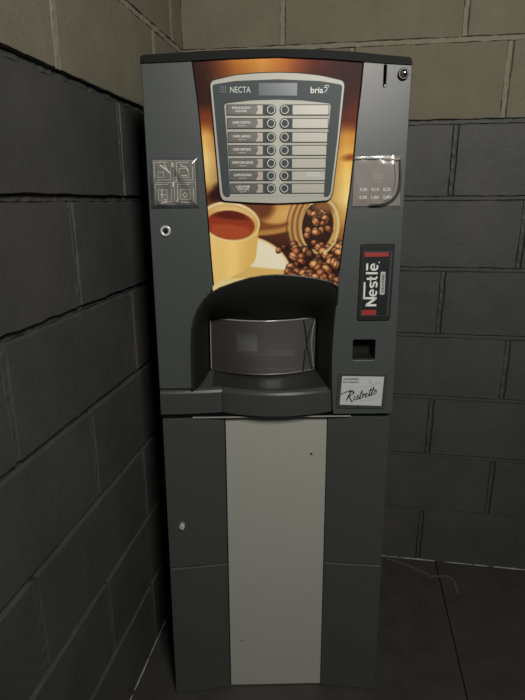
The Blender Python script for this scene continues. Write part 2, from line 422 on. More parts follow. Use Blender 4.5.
# round locks
lk = link('door_lock', ring(.029, 1.130, .0058, .0105, -.0085, .002), M_nickel, VM, bevel=.001)
link('lock_cylinder', disc(.029, 1.130, .0053, -.0050, .002), M_satin, lk)
link('keyhole', box(.0280, .0300, -.0056, -.003, 1.1265, 1.1335), M_hole, lk)
link('lock_tongue', disc(.0310, 1.1320, .0020, -.0062, -.003, n=12), M_chrome, lk)
kn = link('round_knob', ring(.4885, 1.4165, .0065, .0105, -.010, .0), M_satin, VM, bevel=.0015)
bm = bmesh.new(); bmesh.ops.create_uvsphere(bm, u_segments=24, v_segments=14, radius=.0075)
bmesh.ops.translate(bm, verts=bm.verts, vec=V(.4885, -.010, 1.4165)); link('chrome_ball', bm, M_chrome, kn, smooth=True)

# ---- poster artwork (flat print), painted procedurally per vertex
def arch_z(a): return np.interp(a, [.10, .113, .1215, .134, .165, .196, .225, .252, .275, .299, .33, .361, .376, .39], [1.000, 1.004, 1.009, 1.016, 1.027, 1.036, 1.0405, 1.042, 1.0412, 1.039, 1.0345, 1.0265, 1.017, 1.01]) - .004
zl = [p[1] for p in reversed(PL)]; al = [p[0] for p in reversed(PL)]; zr = [p[1] for p in reversed(PR)]; ar = [p[0] for p in reversed(PR)]
NX, NZ = 230, 300
s_, t_ = np.meshgrid(np.linspace(0, 1, NX), np.linspace(0, 1, NZ)); A = .12 + s_ * .255; Zz = 1.02 + t_ * .42
for _ in range(6):
    zb = arch_z(A); zt = np.interp(A, [.09, .163, .251, .35, .414], [1.4395, 1.4435, 1.4465, 1.443, 1.4385]); Zz = zb + (zt - zb) * t_
    a0 = np.interp(Zz, zl, al) - .002; a1 = np.interp(Zz, zr, ar) + .002; A = a0 + (a1 - a0) * s_
def paint(A, Z):
    # artwork units: x across, y down, roughly 2 mm each
    y = np.interp(Z, [1.000, 1.025, 1.092, 1.199, 1.364, 1.445], [295, 283, 250, 195, 105, 57])
    sc = np.interp(Z, [1.02, 1.44], [.002065, .001883]); cx = np.interp(Z, [1.02, 1.44], [275.5, 277.3])
    x = cx + (A - .2515) / sc
    def lin(c): c = np.array(c, float) / 255; return np.where(c <= .04045, c / 12.92, ((c + .055) / 1.055) ** 2.4)
    C = np.zeros(A.shape + (3,))
    stepsx = [185, 205, 235, 262, 285, 315, 345, 370]
    rowsY = {50: [(50, 16, 8), (90, 40, 14), (205, 140, 60), (225, 170, 90), (200, 130, 60), (120, 50, 18), (75, 18, 10), (60, 14, 8)],
             75: [(48, 16, 8), (70, 28, 12), (170, 110, 50), (200, 150, 80), (180, 115, 55), (90, 34, 14), (64, 16, 10), (60, 14, 9)],
             100: [(58, 20, 9), (66, 28, 12), (100, 60, 30), (110, 70, 30), (110, 70, 30), (84, 40, 18), (76, 24, 12), (72, 20, 10)],
             118: [(150, 76, 28), (140, 72, 30), (120, 70, 30), (110, 70, 30), (110, 70, 30), (120, 70, 30), (104, 44, 16), (104, 40, 14)],
             138: [(228, 178, 100), (232, 192, 120), (130, 70, 30), (110, 70, 30), (110, 70, 30), (130, 90, 40), (216, 166, 84), (200, 140, 58)],
             160: [(238, 212, 150), (240, 218, 158), (150, 90, 40), (110, 70, 30), (110, 70, 30), (150, 100, 40), (236, 198, 118), (228, 186, 102)],
             180: [(238, 216, 156), (232, 206, 142), (130, 90, 40), (110, 70, 30), (110, 70, 30), (160, 110, 50), (240, 212, 138), (236, 204, 128)],
             200: [(216, 180, 110), (120, 70, 30), (100, 58, 30), (110, 62, 34), (150, 96, 56), (170, 120, 66), (242, 220, 156), (240, 212, 144)],
             215: [(210, 160, 90), (150, 100, 60), (130, 78, 42), (112, 66, 38), (150, 100, 60), (130, 84, 50), (224, 186, 120), (218, 178, 110)],
             235: [(180, 130, 70), (150, 100, 60), (120, 74, 42), (96, 56, 36), (104, 62, 40), (92, 52, 34), (190, 140, 80), (200, 150, 86)],
             255: [(160, 110, 60), (140, 100, 60), (100, 60, 36), (84, 46, 30), (78, 42, 28), (70, 36, 22), (80, 42, 24), (90, 50, 28)],
             295: [(150, 100, 60), (140, 100, 60), (80, 46, 28), (66, 34, 22), (60, 30, 20), (58, 28, 18), (54, 26, 16), (54, 26, 16)]}
    ys = sorted(rowsY); T = np.array([rowsY[k] for k in ys], float)
    colx = np.stack([np.stack([np.interp(x, stepsx, T[r, :, c]) for c in range(3)], -1) for r in range(len(ys))], 0)
    yi = np.clip(np.interp(y, ys, range(len(ys))), 0, len(ys) - 1.001); i0 = yi.astype(int); fr = (yi - i0)[..., None]
    fr = fr * fr * (3 - 2 * fr)
    I, Jx = np.indices(y.shape); C = colx[i0, I, Jx] * (1 - fr) + colx[i0 + 1, I, Jx] * fr
    def blend(mask, col, C=C):
        mask = np.clip(mask, 0, 1)[..., None]; C[:] = C * (1 - mask) + np.array(col, float) * mask
    def ell(cx, cy, rx, ry, rot=0, soft=1.0):
        c, s = math.cos(rot), math.sin(rot); u = (x - cx) * c + (y - cy) * s; v = -(x - cx) * s + (y - cy) * c
        d = np.sqrt((u / rx) ** 2 + (v / ry) ** 2); return (1 - d) * min(rx, ry) / soft + .5, u / rx, v / ry
    # dark drips on the golden streaks at the sides
    blend(ell(219, 192, 7, 9, .2, 5)[0] * .9, (70, 26, 14)); blend(ell(213, 196, 5, 5, 0, 4)[0] * .7, (60, 20, 12))
    blend(ell(213, 127, 3, 9, -.15, 3)[0] * .5, (150, 84, 30)); blend(ell(350, 157, 9, 3.6, -.15, 3)[0] * .75, (160, 92, 36))
    blend(ell(355, 110, 8, 16, .1, 8)[0] * .3, (140, 60, 20))
    # blurred cup and saucer in the background
    blend(ell(268, 226, 34, 9, -.12, 2)[0], (196, 150, 88)); blend(ell(266, 222, 34, 8, -.12, 3)[0], (150, 96, 52))
    blend(ell(276, 207, 24, 17, -.1, 3)[0], (214, 170, 108)); blend(ell(258, 206, 16, 15, .2, 6)[0] * .8, (128, 78, 46))
    blend(ell(285, 214, 14, 6, -.4, 5)[0] * .5, (228, 190, 132))
    # saucer of the front cup
    blend(ell(242, 271, 48.5, 36, .18, 1.2)[0], (236, 214, 170)); m1 = ell(242, 271, 46.5, 34, .18, 1.2)[0]
    blend(m1, (240, 232, 210)); blend(np.minimum(m1, (y - 265 - (x - 240) * .10) / 1.5), (226, 196, 126))
    blend(np.minimum(ell(240, 286, 34, 8, 0, 2)[0], (y - 276)), (240, 222, 168))
    # cup body
    yy = np.clip((y - 222) / 62, 0, 1); rcup = 258.5 - 7.5 * yy ** 1.5 - 34 * np.clip((y - 256) / 26, 0, 1) ** 2.2; lcup = 190
    body = np.minimum(np.minimum((rcup - x) / 1.2, (x - lcup)), np.minimum((y - 220), (283 - y)))
    tone = np.clip((x - 205) / 50, 0, 1)[..., None]
    cb = np.array((246, 218, 152)) * (1 - tone) + np.array((228, 194, 120)) * tone; cb = cb + 14 * np.exp(-((x - 232) / 9) ** 2)[..., None]
    mk = np.clip(body, 0, 1)[..., None]; C[:] = C * (1 - mk) + cb * mk
    # rim, inside wall, coffee
    blend(ell(229.5, 221.5, 29.5, 19.5, .16, 1)[0], (244, 234, 200)); blend(ell(229.8, 222.2, 27.8, 18.0, .16, 1)[0], (214, 180, 116))
    blend(ell(231.5, 212, 22.5, 7, .18, 4)[0] * .7, (232, 204, 150))
    m2, u2, v2 = ell(229.5, 225.0, 24.2, 14.4, .10, 1); blend(m2, (164, 74, 42)); blend(m2 * np.clip(v2 + .1, 0, 1) * .6, (186, 96, 58)); blend(m2 * np.clip(-v2 - .35, 0, 1), (112, 44, 26))
    # glass jar lying down
    blend(ell(309, 224, 22, 29, .12, 2)[0] * .75, (186, 144, 92))
    for k in range(6):
        dd = ell(300 + k * 2.6, 223, 14, 27 - k * .4, .14, .8); blend(np.clip(1 - np.abs(1 - np.sqrt(dd[1] ** 2 + dd[2] ** 2)) * 14, 0, 1) * (x < 312) * .8, (226, 196, 140) if k % 2 else (116, 76, 44))
    mj, uj, vj = ell(319, 227, 19, 28, .12, .9); blend(mj, (226, 204, 150)); blend(ell(318.5, 227, 17.6, 26.4, .12, 1)[0], (206, 176, 116))
    blend(ell(316.5, 226, 15.6, 24, .12, 1)[0], (72, 40, 28))
    blend(ell(322, 207, 12, 8, .2, 5)[0] * .7, (150, 112, 70))
    # beans
    r2 = random.Random(11); beans = []
    inside = lambda bx, by: ((bx - 316) / 13.5) ** 2 + ((by - 227) / 21) ** 2 < 1
    for _ in range(30):
        bx, by = r2.uniform(302, 330), r2.uniform(212, 249)
        if inside(bx, by): beans.append((bx, by, r2.uniform(3.6, 4.8)))
    for _ in range(85):
        by = r2.uniform(244, 292); lim = 286 - (by - 244) * .3 + (14 if by < 250 else 0)
        bx = r2.uniform(lim - 16 if by < 262 else 278, 342)
        if bx < 300 and by < 250 and r2.random() < .6: continue
        if bx < 281 + (by - 250) * .18: continue
        beans.append((bx, by, r2.uniform(4.2, 5.8) + (by - 244) * .02))
    beans += [(292.5, 245, 4.4), (283, 248, 3.6), (277.5, 250.5, 3.4), (300, 262, 4.8), (304, 251, 4.4)]
    beans.sort(key=lambda q: q[1])
    for k, (bx, by, br) in enumerate(beans):
        rot = r2.uniform(-1.3, 1.3); el = r2.uniform(.62, .8); tone = r2.choice([0, 1, 1, 2, 2, 2])
        sel = (np.abs(x - bx) < 9) & (np.abs(y - by) < 9)
        if not sel.any(): continue
        base = np.array([(92, 44, 26), (160, 92, 56), (196, 134, 88)][tone], float)
        c, s = math.cos(rot), math.sin(rot); X = x[sel] - bx; Y = y[sel] - by; u = (X * c + Y * s) / br; v = (-X * s + Y * c) / (br * el)
        d = np.sqrt(u * u + v * v); msh = np.clip((1.22 - d) * 3, 0, 1)[:, None]; sub = C[sel]; sub = sub * (1 - msh) + np.array((40, 18, 12)) * msh
        hl = np.clip(1 - ((X + br * .3) ** 2 + (Y + br * .35) ** 2) / (br * .75) ** 2, 0, 1)
        colr = base[None] * (.62 + .38 * np.clip(1 - d, 0, 1))[:, None] + np.array((88, 82, 68)) * hl[:, None]
        crease = np.clip(1 - np.abs(v + .25 * np.sin(u * 2)) * 5.5, 0, 1)[:, None] * (.85 if r2.random() < .6 else .0)
        colr = colr * (1 - crease) + np.array((50, 22, 14)) * crease
        mm_ = np.clip((1 - d) * br + .3, 0, 1)[:, None]; C[sel] = sub * (1 - mm_) + colr * mm_
    # jar mouth ring in front of the beans
    dr = ell(319, 227, 18.4, 27.4, .12, 1); rr = np.sqrt(dr[1] ** 2 + dr[2] ** 2)
    blend(np.clip(1.25 - np.abs(1 - rr) * 15, 0, 1) * ((x > 322) | (y < 205)) * (y < 258), (232, 218, 164))
    blend(np.clip(1 - np.abs(1 - rr) * 34, 0, 1) * (x > 326) * .6, (186, 170, 110))
    return lin(np.clip(262 * (np.clip(C, 0, 255) / 255) ** 1.28, 0, 255))
cols = paint(A, Zz)
me = bpy.data.meshes.new('poster'); idx = np.arange(NX * NZ).reshape(NZ, NX)
co = np.stack([A - .25, -.0015 - .23 + LEAN * (Zz - .738), Zz - .738], -1).reshape(-1, 3)
qd = np.stack([idx[:-1, :-1], idx[:-1, 1:], idx[1:, 1:], idx[1:, :-1]], -1).reshape(-1, 4)
me.from_pydata(co.tolist(), [], qd.tolist()); at = me.color_attributes.new('print', 'FLOAT_COLOR', 'POINT')
at.data.foreach_set('color', np.concatenate([cols.reshape(-1, 3), np.ones((NX * NZ, 1))], 1).astype('f').ravel())
pm = mat('poster_print', (1, 1, 1), .5, spec=.12); nt = pm.node_tree; an = nt.nodes.new('ShaderNodeAttribute'); an.attribute_name = 'print'
nt.links.new(an.outputs['Color'], nt.nodes['Principled BSDF'].inputs['Base Color']); me.materials.append(pm)
po = bpy.data.objects.new('poster', me); COL.objects.link(po); po.parent = VM; po['label'] = 'printed picture of a coffee cup and spilled coffee beans'
link('poster_backing', plate([(.095, 1.436), (.41, 1.436), (.374, 1.03), (.30, 1.05), (.252, 1.055), (.2, 1.05), (.124, 1.03)], .0005, .02), M_black, VM)
link('poster_edge', stroke(PL, .0022, -.0048, th=.003), M_hole, VM); link('poster_edge', stroke(PR[:-1], .0022, -.0048, th=.003), M_hole, VM)

# ---- keypad
bez = round_poly([(.1245, 1.4030), (.172, 1.4135), (.215, 1.4170), (.251, 1.4180), (.290, 1.4170), (.332, 1.4130), (.3780, 1.4035), (.3700, 1.300), (.3600, 1.200), (.3535, 1.1880), (.300, 1.1840), (.251, 1.1825), (.200, 1.1840), (.1440, 1.1880), (.1390, 1.200), (.1320, 1.300)], .010)
scale = lambda P, k, cz=1.30: [(.2505 + (a - .2505) * (1 - k / .125), cz + (z - cz) * (1 - k / .115)) for a, z in P]
link('keypad_edge', plate(scale(bez, -.0022), -.0050, .002), M_black, VM, bevel=.001)
KP = link('keypad_panel', plate(bez, -.0085, .002), M_bezel, VM, bevel=.0025)
sl = round_poly([(.1290, 1.3970), (.172, 1.4035), (.251, 1.4065), (.332, 1.4035), (.3735, 1.3970), (.3665, 1.300), (.3565, 1.2020), (.3520, 1.1945), (.3430, 1.1945), (.3475, 1.300), (.3530, 1.3640), (.300, 1.3700), (.251, 1.3715), (.200, 1.3700), (.1505, 1.3640), (.155, 1.300), (.1590, 1.1945), (.1490, 1.1945), (.1440, 1.2020), (.1360, 1.300)], .005)
link('slate_fascia', plate(sl, -.0092, -.004), M_slate, KP)
link('inner_silver', plate([(.155, 1.3645), (.200, 1.3695), (.251, 1.3710), (.300, 1.3695), (.3505, 1.3645), (.3425, 1.196), (.1600, 1.196)], -.0090, -.005), M_bezel, KP)
link('display', box(.2150, .2890, -.0098, -.006, 1.3775, 1.4005), M_lcd, KP, bevel=.0006)
zr_ = [1.3530, 1.3290, 1.3045, 1.2808, 1.2570, 1.2340, 1.2105]
names = [('REGULACION', 'AZUCAR', None), ('CAFE CORTO', None, 'expreso'), ('CAFE LARGO', None, 'expreso'), ('CAFE CORTADO', None, 'expreso'), ('CAFE CON LECHE', None, 'natural'), ('CAPUCCINO', None, 'expreso'), ('LECHE', 'CON CAFE', 'expreso')]
for k, z in enumerate(zr_):
    tl = (1.36 - z) / .16; aL = .1545 + .0050 * tl; aR = .3500 - .0055 * tl; H = .0098
    # pill-shaped dark holders
    for sgn in (-1, 1):
        ac = .2390 if sgn < 0 else .2650; n = 12; arc = [(ac - sgn * (H * math.sin(t)) * 1.0, z + H * math.cos(t)) for t in [math.pi * q / n for q in range(n + 1)]]
        end = aL if sgn < 0 else aR
        P = [(end, z + H), *arc, (end, z - H)] if True else 0
        link('button_holder', plate(P, -.0100, -.006), M_slate, KP, bevel=.0006)
        e0, e1 = (aL + .0015, .2235) if sgn < 0 else (.2800, aR - .0015)
        lab = link('selection_label', box(min(e0, e1), max(e0, e1), -.0108, -.009, z - .0082, z + .0082), M_strip_dark if sgn < 0 else M_strip, KP)
        if sgn < 0:
            pic = plate([(.2095, z - .0078), (.2230, z - .0078), (.2230, z + .0078), (.2120, z + .0078), (.2145, z + .001)], -.0112, -.0106)
            link('label_picture', pic, M_strip_photo, KP)
        bt = link('button', disc(ac, z, .0066, -.0120, -.009, n=24), M_slate, KP, bevel=.0008)
        link('button_ring', ring(ac, z, .0061, .0077, -.0128, -.009), M_ring, KP, bevel=.0003)
    l1, l2, l3 = names[k]; am = (aL + .208) / 2 + .001; bm = bmesh.new()
    if l2: text_bm(l1, am, z + .0038, .0036, -.0111, bm, width=.034 if k == 0 else .026, bold=.02); text_bm(l2, am, z - .0012 if l3 else z - .0020, .0034, -.0111, bm, width=.022, bold=.02)
    else: text_bm(l1, am, z + .0018, .0042, -.0111, bm, width=.040 if len(l1) > 12 else .034, bold=.02)
    if l3: text_bm(l3, am, z - (.0056 if l2 else .0038), .0024, -.0111, bm, width=.014)
    link('label_lettering', bm, M_white, KP)
bm = bmesh.new(); text_bm('NATURAL', .322, 1.2385, .0030, -.0111, bm, width=.026, bold=.01); text_bm('DECAFEINADO', .322, 1.2340, .0030, -.0111, bm, width=.030, bold=.01)
link('label_lettering', bm, M_white, KP)
link('maker_lettering', text_bm('NECTA', .1815, 1.3885, .0105, -.0096, width=.0385), M_ring, KP)
bm = bmesh.new()   # small emblem left of the name: a ring of dots
for k in range(3):
    for j in range(3): disc(.1450 + k * .0042, 1.3930 - j * .0042, .0013, -.0096, -.0090, n=8, bm=bm)
link('maker_emblem', bm, mat('dim_print', (.16, .19, .20), .5), KP)
bm = text_bm('bria', .3255, 1.3880, .0105, -.0096, width=.0240, bold=.02)
stroke([(.3385, 1.3915), (.3425, 1.3930), (.3450, 1.3915), (.3440, 1.3880), (.3400, 1.3835)], .0014, -.0098, bm); stroke([(.3395, 1.3950), (.3470, 1.3960), (.3485, 1.3925)], .0012, -.0098, bm)
link('model_lettering', bm, M_white, KP)

# ---- hood around the cup window
outer = [(.072, .797), (.072, .84), (.0725, .875), (.0735, .906), (.0755, .930), (.080, .953), (.088, .971), (.100, .990), (.113, 1.003), (.134, 1.015), (.165, 1.026), (.196, 1.035), (.225, 1.0395), (.252, 1.041), (.275, 1.0402), (.299, 1.038), (.33, 1.0335), (.361, 1.026), (.377, 1.016), (.376, .98), (.372, .946), (.3695, .90), (.369, .85), (.3705, .797)]
inner = [(.101, .80), (.101, .82), (.101, .84), (.101, .86), (.101, .88), (.101, .90), (.101, .915), (.101, .9285), (.109, .9305), (.125, .9330), (.150, .936), (.180, .938), (.210, .9392), (.235, .9398), (.255, .9395), (.275, .9390), (.300, .9375), (.325, .935), (.345, .9325), (.346, .915), (.346, .90), (.346, .87), (.346, .84), (.346, .80)]
wb = lambda a: .085 - .040 * (1 - ((a - .227) / .12) ** 2) if abs(a - .227) < .12 else .085
def loft(t, i):
    (a0, z0), (a1, z1) = outer[i], inner[i]
    e = t; bb = wb(a1); lip = -.008 if 8 < i < 18 else -.004
    b = lip + (bb - lip) * (e ** 1.5); s = e ** .8
    return V(a0 + (a1 - a0) * s, b, z0 + (z1 - z0) * s)
bm = bmesh.new(); n = 12; G = [[bm.verts.new(loft(j / n, i)) for j in range(n + 1)] for i in range(len(outer))]
for i in range(len(outer) - 1):
    for j in range(n): bm.faces.new((G[i][j], G[i + 1][j], G[i + 1][j + 1], G[i][j + 1]))
hood = link('hood', bm, M_black, VM, smooth=True)
link('hood_lip', stroke(outer[:20], .004, -.0088, th=.012), M_satin, VM, bevel=.001)
# niche behind the window
def niche(u, v): return V(.100 + .252 * u, 0, 0)
bm = bmesh.new(); box(.094, .360, .160, .168, .79, .96, bm); box(.090, .100, .088, .165, .79, .96, bm); box(.350, .360, .088, .165, .79, .96, bm); box(.094, .360, .088, .165, .945, .955, bm)
link('cup_niche', bm, M_satin, VM)
link('niche_floor', plate([(.1, .7975), (.36, .7975), (.36, .8045), (.1, .8045)], .06, .162), M_plastic_dark, VM)
def tub(r, z0, z1, t0, t1, cb, ca=.227, n=24, bm=None, sq=1.0):
    bm = bm or bmesh.new(); g = []
    for i in range(n + 1):
        t = t0 + (t1 - t0) * i / n; g.append([bm.verts.new(V(ca + r * math.sin(t), cb - r * sq * math.cos(t), z)) for z in (z0, z1)])
    for i in range(n): bm.faces.new((g[i][0], g[i + 1][0], g[i + 1][1], g[i][1]))
    return bm
# cup rest drum and spout at the back of the niche
link('cup_rest', plate(rrect(.15, .305, .8045, .838, .006), .118, .160), M_satin, VM, bevel=.004)
link('niche_back_panel', box(.160, .212, .150, .161, .806, .944), mat('pale_grey_plastic', (.11, .115, .11), .5), VM, bevel=.003)
sp = link('spout', box(.222, .252, .105, .16, .915, .944), M_black, VM, bevel=.004)
link('nozzle', disc(.237, .912, .005, .118, .128, n=16), M_satin, sp)
# the window: curved clear pane with a thick top edge
WA0, WA1, WZ0, WZ1 = .105, .343, .8135, .9345
bm = bmesh.new(); n = 32; g = []
for i in range(n + 1):
    a = WA0 + (WA1 - WA0) * i / n; b = wb(a); g.append([bm.verts.new(V(a, b - .001 + dd, z)) for z, dd in ((WZ0, 0), (WZ1, 0), (WZ1, .0025), (WZ0, .0025))])
for i in range(n):
    for k in range(4): bm.faces.new((g[i][k], g[i + 1][k], g[i + 1][(k + 1) % 4], g[i][(k + 1) % 4]))
bm.faces.new(g[0]); bm.faces.new(list(reversed(g[-1])))
win = link('cup_window', bm, M_glass, VM, smooth=False)
def rail(z, rad, mt, nm, a0=WA0, a1=WA1, db=0):
    bm = bmesh.new(); n = 32; g = []
    for i in range(n + 1):
        a = a0 + (a1 - a0) * i / n; b = wb(a) + db
        g.append([bm.verts.new(V(a, b + rad * math.cos(q), z + rad * math.sin(q))) for q in [2 * math.pi * k / 8 for k in range(8)]])
    for i in range(n):
        for k in range(8): bm.faces.new((g[i][k], g[i + 1][k], g[i + 1][(k + 1) % 8], g[i][(k + 1) % 8]))
    return link(nm, bm, mt, win, smooth=True)
M_edge = mat('window_edge', (.42, .42, .40), .18, spec=.9, metal=.3)
rail(WZ1 + .0005, .0014, M_edge, 'window_top_edge'); rail(WZ0 + .0008, .0010, M_edge, 'window_bottom_edge')
def cord(pts, rad, mt, nm, parent):
    Q = spline(pts, 8); bm = bmesh.new(); g = []
    for p in Q:
        g.append([bm.verts.new(V(p[0] + rad * math.cos(q), p[1] + rad * math.sin(q), p[2])) for q in [2 * math.pi * k / 8 for k in range(8)]])
    for i in range(len(g) - 1):
        for k in range(8): bm.faces.new((g[i][k], g[i + 1][k], g[i + 1][(k + 1) % 8], g[i][(k + 1) % 8]))
    bm.faces.new(g[0]); bm.faces.new(list(reversed(g[-1])))
    return link(nm, bm, mt, parent, smooth=True)
cord([(.314, wb(.314) - .003, .934), (.319, wb(.319) - .003, .905), (.322, wb(.322) - .003, .88), (.329, wb(.329) - .002, .848), (.336, wb(.336) - .002, .817)], .0013, M_black, 'door_flap_edge', win)
cord([(.339, wb(.339) - .002, .930), (.330, wb(.330) - .003, .910), (.3245, wb(.3245) - .003, .885), (.318, wb(.318) - .003, .850), (.314, wb(.314) - .003, .816)], .0013, M_black, 'door_flap_edge', win)
cord([(.341, wb(.341) - .002, .928), (.336, wb(.336) - .002, .905), (.334, wb(.334) - .002, .88), (.336, wb(.336) - .002, .85), (.340, wb(.340) - .002, .82)], .0009, M_edge, 'door_flap_edge', win)
cord([(.1060, wb(.1060) - .001, .930), (.1055, wb(.1055) - .001, .87), (.1055, wb(.1055) - .001, .815)], .0012, M_edge, 'window_side_edge', win)
bm = bmesh.new(); bmesh.ops.create_uvsphere(bm, u_segments=12, v_segments=8, radius=.0024); bmesh.ops.translate(bm, verts=bm.verts, vec=V(.130, wb(.13) - .003, .936))
link('hinge_pin', bm, M_chrome, win, smooth=True)

# ---- shelf below the window
def shelf_profile(a):
    if a < .134: return -.004 + .010 * (a / .134) ** 2.2
    t = (a - .134) / .239; return .006 - .026 * math.sin(math.pi * min(max(t, 0), 1)) ** .8
def shelf(a0, a1, nm, mt):
    bm = bmesh.new(); n = 26; g = []
    for i in range(n + 1):
        a = a0 + (a1 - a0) * i / n; f = shelf_profile(a)
        g.append([bm.verts.new(V(a, b, z)) for b, z in ((f + .003, .7405), (f, .7425), (f, .7885), (f + .0022, .7935), (f + .0075, .7970), (.088, .8120), (.088, .7405))])
    for i in range(n):
        for k in range(7): bm.faces.new((g[i][k], g[i + 1][k], g[i + 1][(k + 1) % 7], g[i][(k + 1) % 7]))
    bm.faces.new(g[0]); bm.faces.new(list(reversed(g[-1])))
    return link(nm, bm, mt, VM)
shelf(.001, .1332, 'shelf_end', M_plastic_dark); shelf(.1342, .3735, 'shelf_front', M_plastic_dark)
bm = bmesh.new(); n = 24; g = []
for i in range(n + 1):
    a = .112 + .255 * i / n; f = shelf_profile(a); g.append([bm.verts.new(V(a, f + .010, .7997)), bm.verts.new(V(a, .084, .8124)), bm.verts.new(V(a, .084, .8105)), bm.verts.new(V(a, f + .010, .7975))])
for i in range(n):
    for k in range(4): bm.faces.new((g[i][k], g[i + 1][k], g[i + 1][(k + 1) % 4], g[i][(k + 1) % 4]))
bm.faces.new(g[0]); bm.faces.new(list(reversed(g[-1])))
link('shelf_mat', bm, mat('gloss_black', (.02, .021, .021), .48, spec=.35), VM)
link('kick_rail', box(.004, .374, .02, .16, .7375, .7412), M_black, VM)

# ---- left instruction card in a plastic sleeve
Q = lambda s, t, P: ((P[0][0] * (1 - s) + P[1][0] * s) * t + (P[3][0] * (1 - s) + P[2][0] * s) * (1 - t), (P[0][1] * (1 - s) + P[1][1] * s) * t + (P[3][1] * (1 - s) + P[2][1] * s) * (1 - t))
SL = [(.0045, 1.2695), (.0970, 1.2695), (.0985, 1.1755), (.0045, 1.1755)]   # corners: tl, tr, br, bl
IL = [(.0105, 1.2630), (.0910, 1.2630), (.0920, 1.1810), (.0105, 1.1810)]
IC = link('instruction_card', plate(rrect(.0045, .0978, 1.1755, 1.2695, .002), -.0052, -.002), M_slate, VM)
link('card_face', plate(IL, -.0058, -.0045), M_card, IC)
bm = bmesh.new()
def ql(pts, wd=.0009, closed=False): stroke([Q(s, t, IL) for s, t in pts], wd, -.0062, bm, closed)
for s0, t0 in ((0.03, .52), (.03, .02), (.56, .52), (.56, .02)):
    ql([(s0, t0 + .08), (s0, t0 + .44), (s0 + .30, t0 + .44)]); ql([(s0 + .38, t0 + .34), (s0 + .38, t0 + .04), (s0 + .04, t0 + .04)], .0008)
ql([(.10, .62), (.10, .74), (.24, .74), (.24, .62)], closed=True); ql([(.16, .90), (.30, .80), (.40, .72)], .0022); ql([(.26, .92), (.36, .76)], .0012)
ql([(.09, .10), (.09, .34), (.30, .34), (.30, .10)], closed=True); ql([(.13, .22), (.27, .22)]); ql([(.18, .12), (.18, .34)], .0012); ql([(.13, .02), (.30, .06), (.24, .12)], .0026)
ql([(.62, .62), (.62, .82), (.84, .82), (.84, .62)], closed=True); ql([(.66, .92), (.70, .86), (.78, .86), (.84, .74)], .0014); ql([(.66, .66), (.80, .66)], .0014)
ql([(.62, .12), (.62, .34), (.86, .34), (.86, .12)], closed=True); ql([(.68, .22), (.74, .28), (.80, .22), (.74, .16)], .0012, True); ql([(.62, .05), (.90, .05)], .0022)
ql([(.48, .05), (.48, .95)], .0006); ql([(.03, .50), (.95, .50)], .0006); ql([(0.0, 0.0), (0, 1), (1, 1), (1, 0)], .0005, True)
for d, s, t in (('1', .455, .91), ('2', .54, .58), ('3', .455, .46), ('4', .54, .08)):
    p = Q(s, t, IL); text_bm(d, p[0], p[1], .0075, -.0064, bm, bold=.03)
for k in range(5): ql([(.12, .97 - k * .0), (.3, .97)], .0006)
link('card_drawing', bm, M_line, IC)
def film(P, amp, seed, b0, curl=None):
    r = random.Random(seed); ph = [r.uniform(0, 6) for _ in range(6)]
    def fn(s, t):
        a, z = Q(s, t, P); edge = min(1, 6 * min(s, 1 - s), 6 * min(t, 1 - t))
        wv = amp * (math.sin(5 * s + 3 * t + ph[0]) + .6 * math.sin(9 * t - 4 * s + ph[1]) + .35 * math.sin(17 * s + 11 * t + ph[2])) * edge
        b = b0 - abs(amp) * 1.2 * edge - .5 * wv
        if curl: b -= curl(s, t)
        return V(a, b, z)
    return grid_surface(fn, 36, 36)
o = link('plastic_sleeve', film([(.0035, 1.2705), (.0990, 1.2705), (.1005, 1.1745), (.0035, 1.1745)], .0021, 3, -.0072), M_film, IC, smooth=True)

# ---- right price card with curling sleeve
P4 = [(.4020, 1.2670), (.4920, 1.2700), (.4960, 1.1770), (.4005, 1.1760)]
PC = link('price_card', plate([P4[3], P4[2], P4[1], P4[0]], -.0060, -.003), M_card2, VM, bevel=.0005)
bm = bmesh.new()
for k, (t0, t1, t2, z) in enumerate((('0,05', '0,10', '0,20', 1.2085), ('0,50', '1,00', '2,00', 1.1935))):
    for tx, a in ((t0, .4215), (t1, .4450), (t2, .4680)): text_bm(tx, a, z, .0058, -.0063, bm, width=.0145, bold=.01)
link('price_lettering', bm, M_white, PC)
bm = bmesh.new(); ca, cz = .4490, 1.2340
stroke([(ca + .0095 * math.cos(t), cz + .0125 * math.sin(t)) for t in [2 * math.pi * k / 24 for k in range(24)]], .0009, -.0064, bm, True)
stroke([(ca + .0055 * math.cos(t), cz + .0060 * math.sin(t)) for t in [2 * math.pi * k / 20 for k in range(20)]], .0008, -.0064, bm, True)
stroke([(ca - .012, cz - .004), (ca - .004, cz - .006), (ca + .004, cz - .004), (ca + .012, cz - .006)], .0010, -.0064, bm)
for k in range(3): stroke([(ca - .004, cz - .002 + k * .0024), (ca + .004, cz - .002 + k * .0024)], .0008, -.0064, bm)
link('coin_symbol', bm, mat('dim_line', (.36, .34, .31), .6), PC)
curl = lambda s, t: .010 * max(0, s - .80) ** 1.5 * 6 * (.4 + .6 * t) + .006 * max(0, (s + (1 - t)) - 1.45) ** 1.5 * 4
o = link('plastic_sleeve', film([(.3995, 1.2690), (.4955, 1.2720), (.4990, 1.1745), (.3985, 1.1740)], .0014, 8, -.0074, curl), M_film, PC, smooth=True)
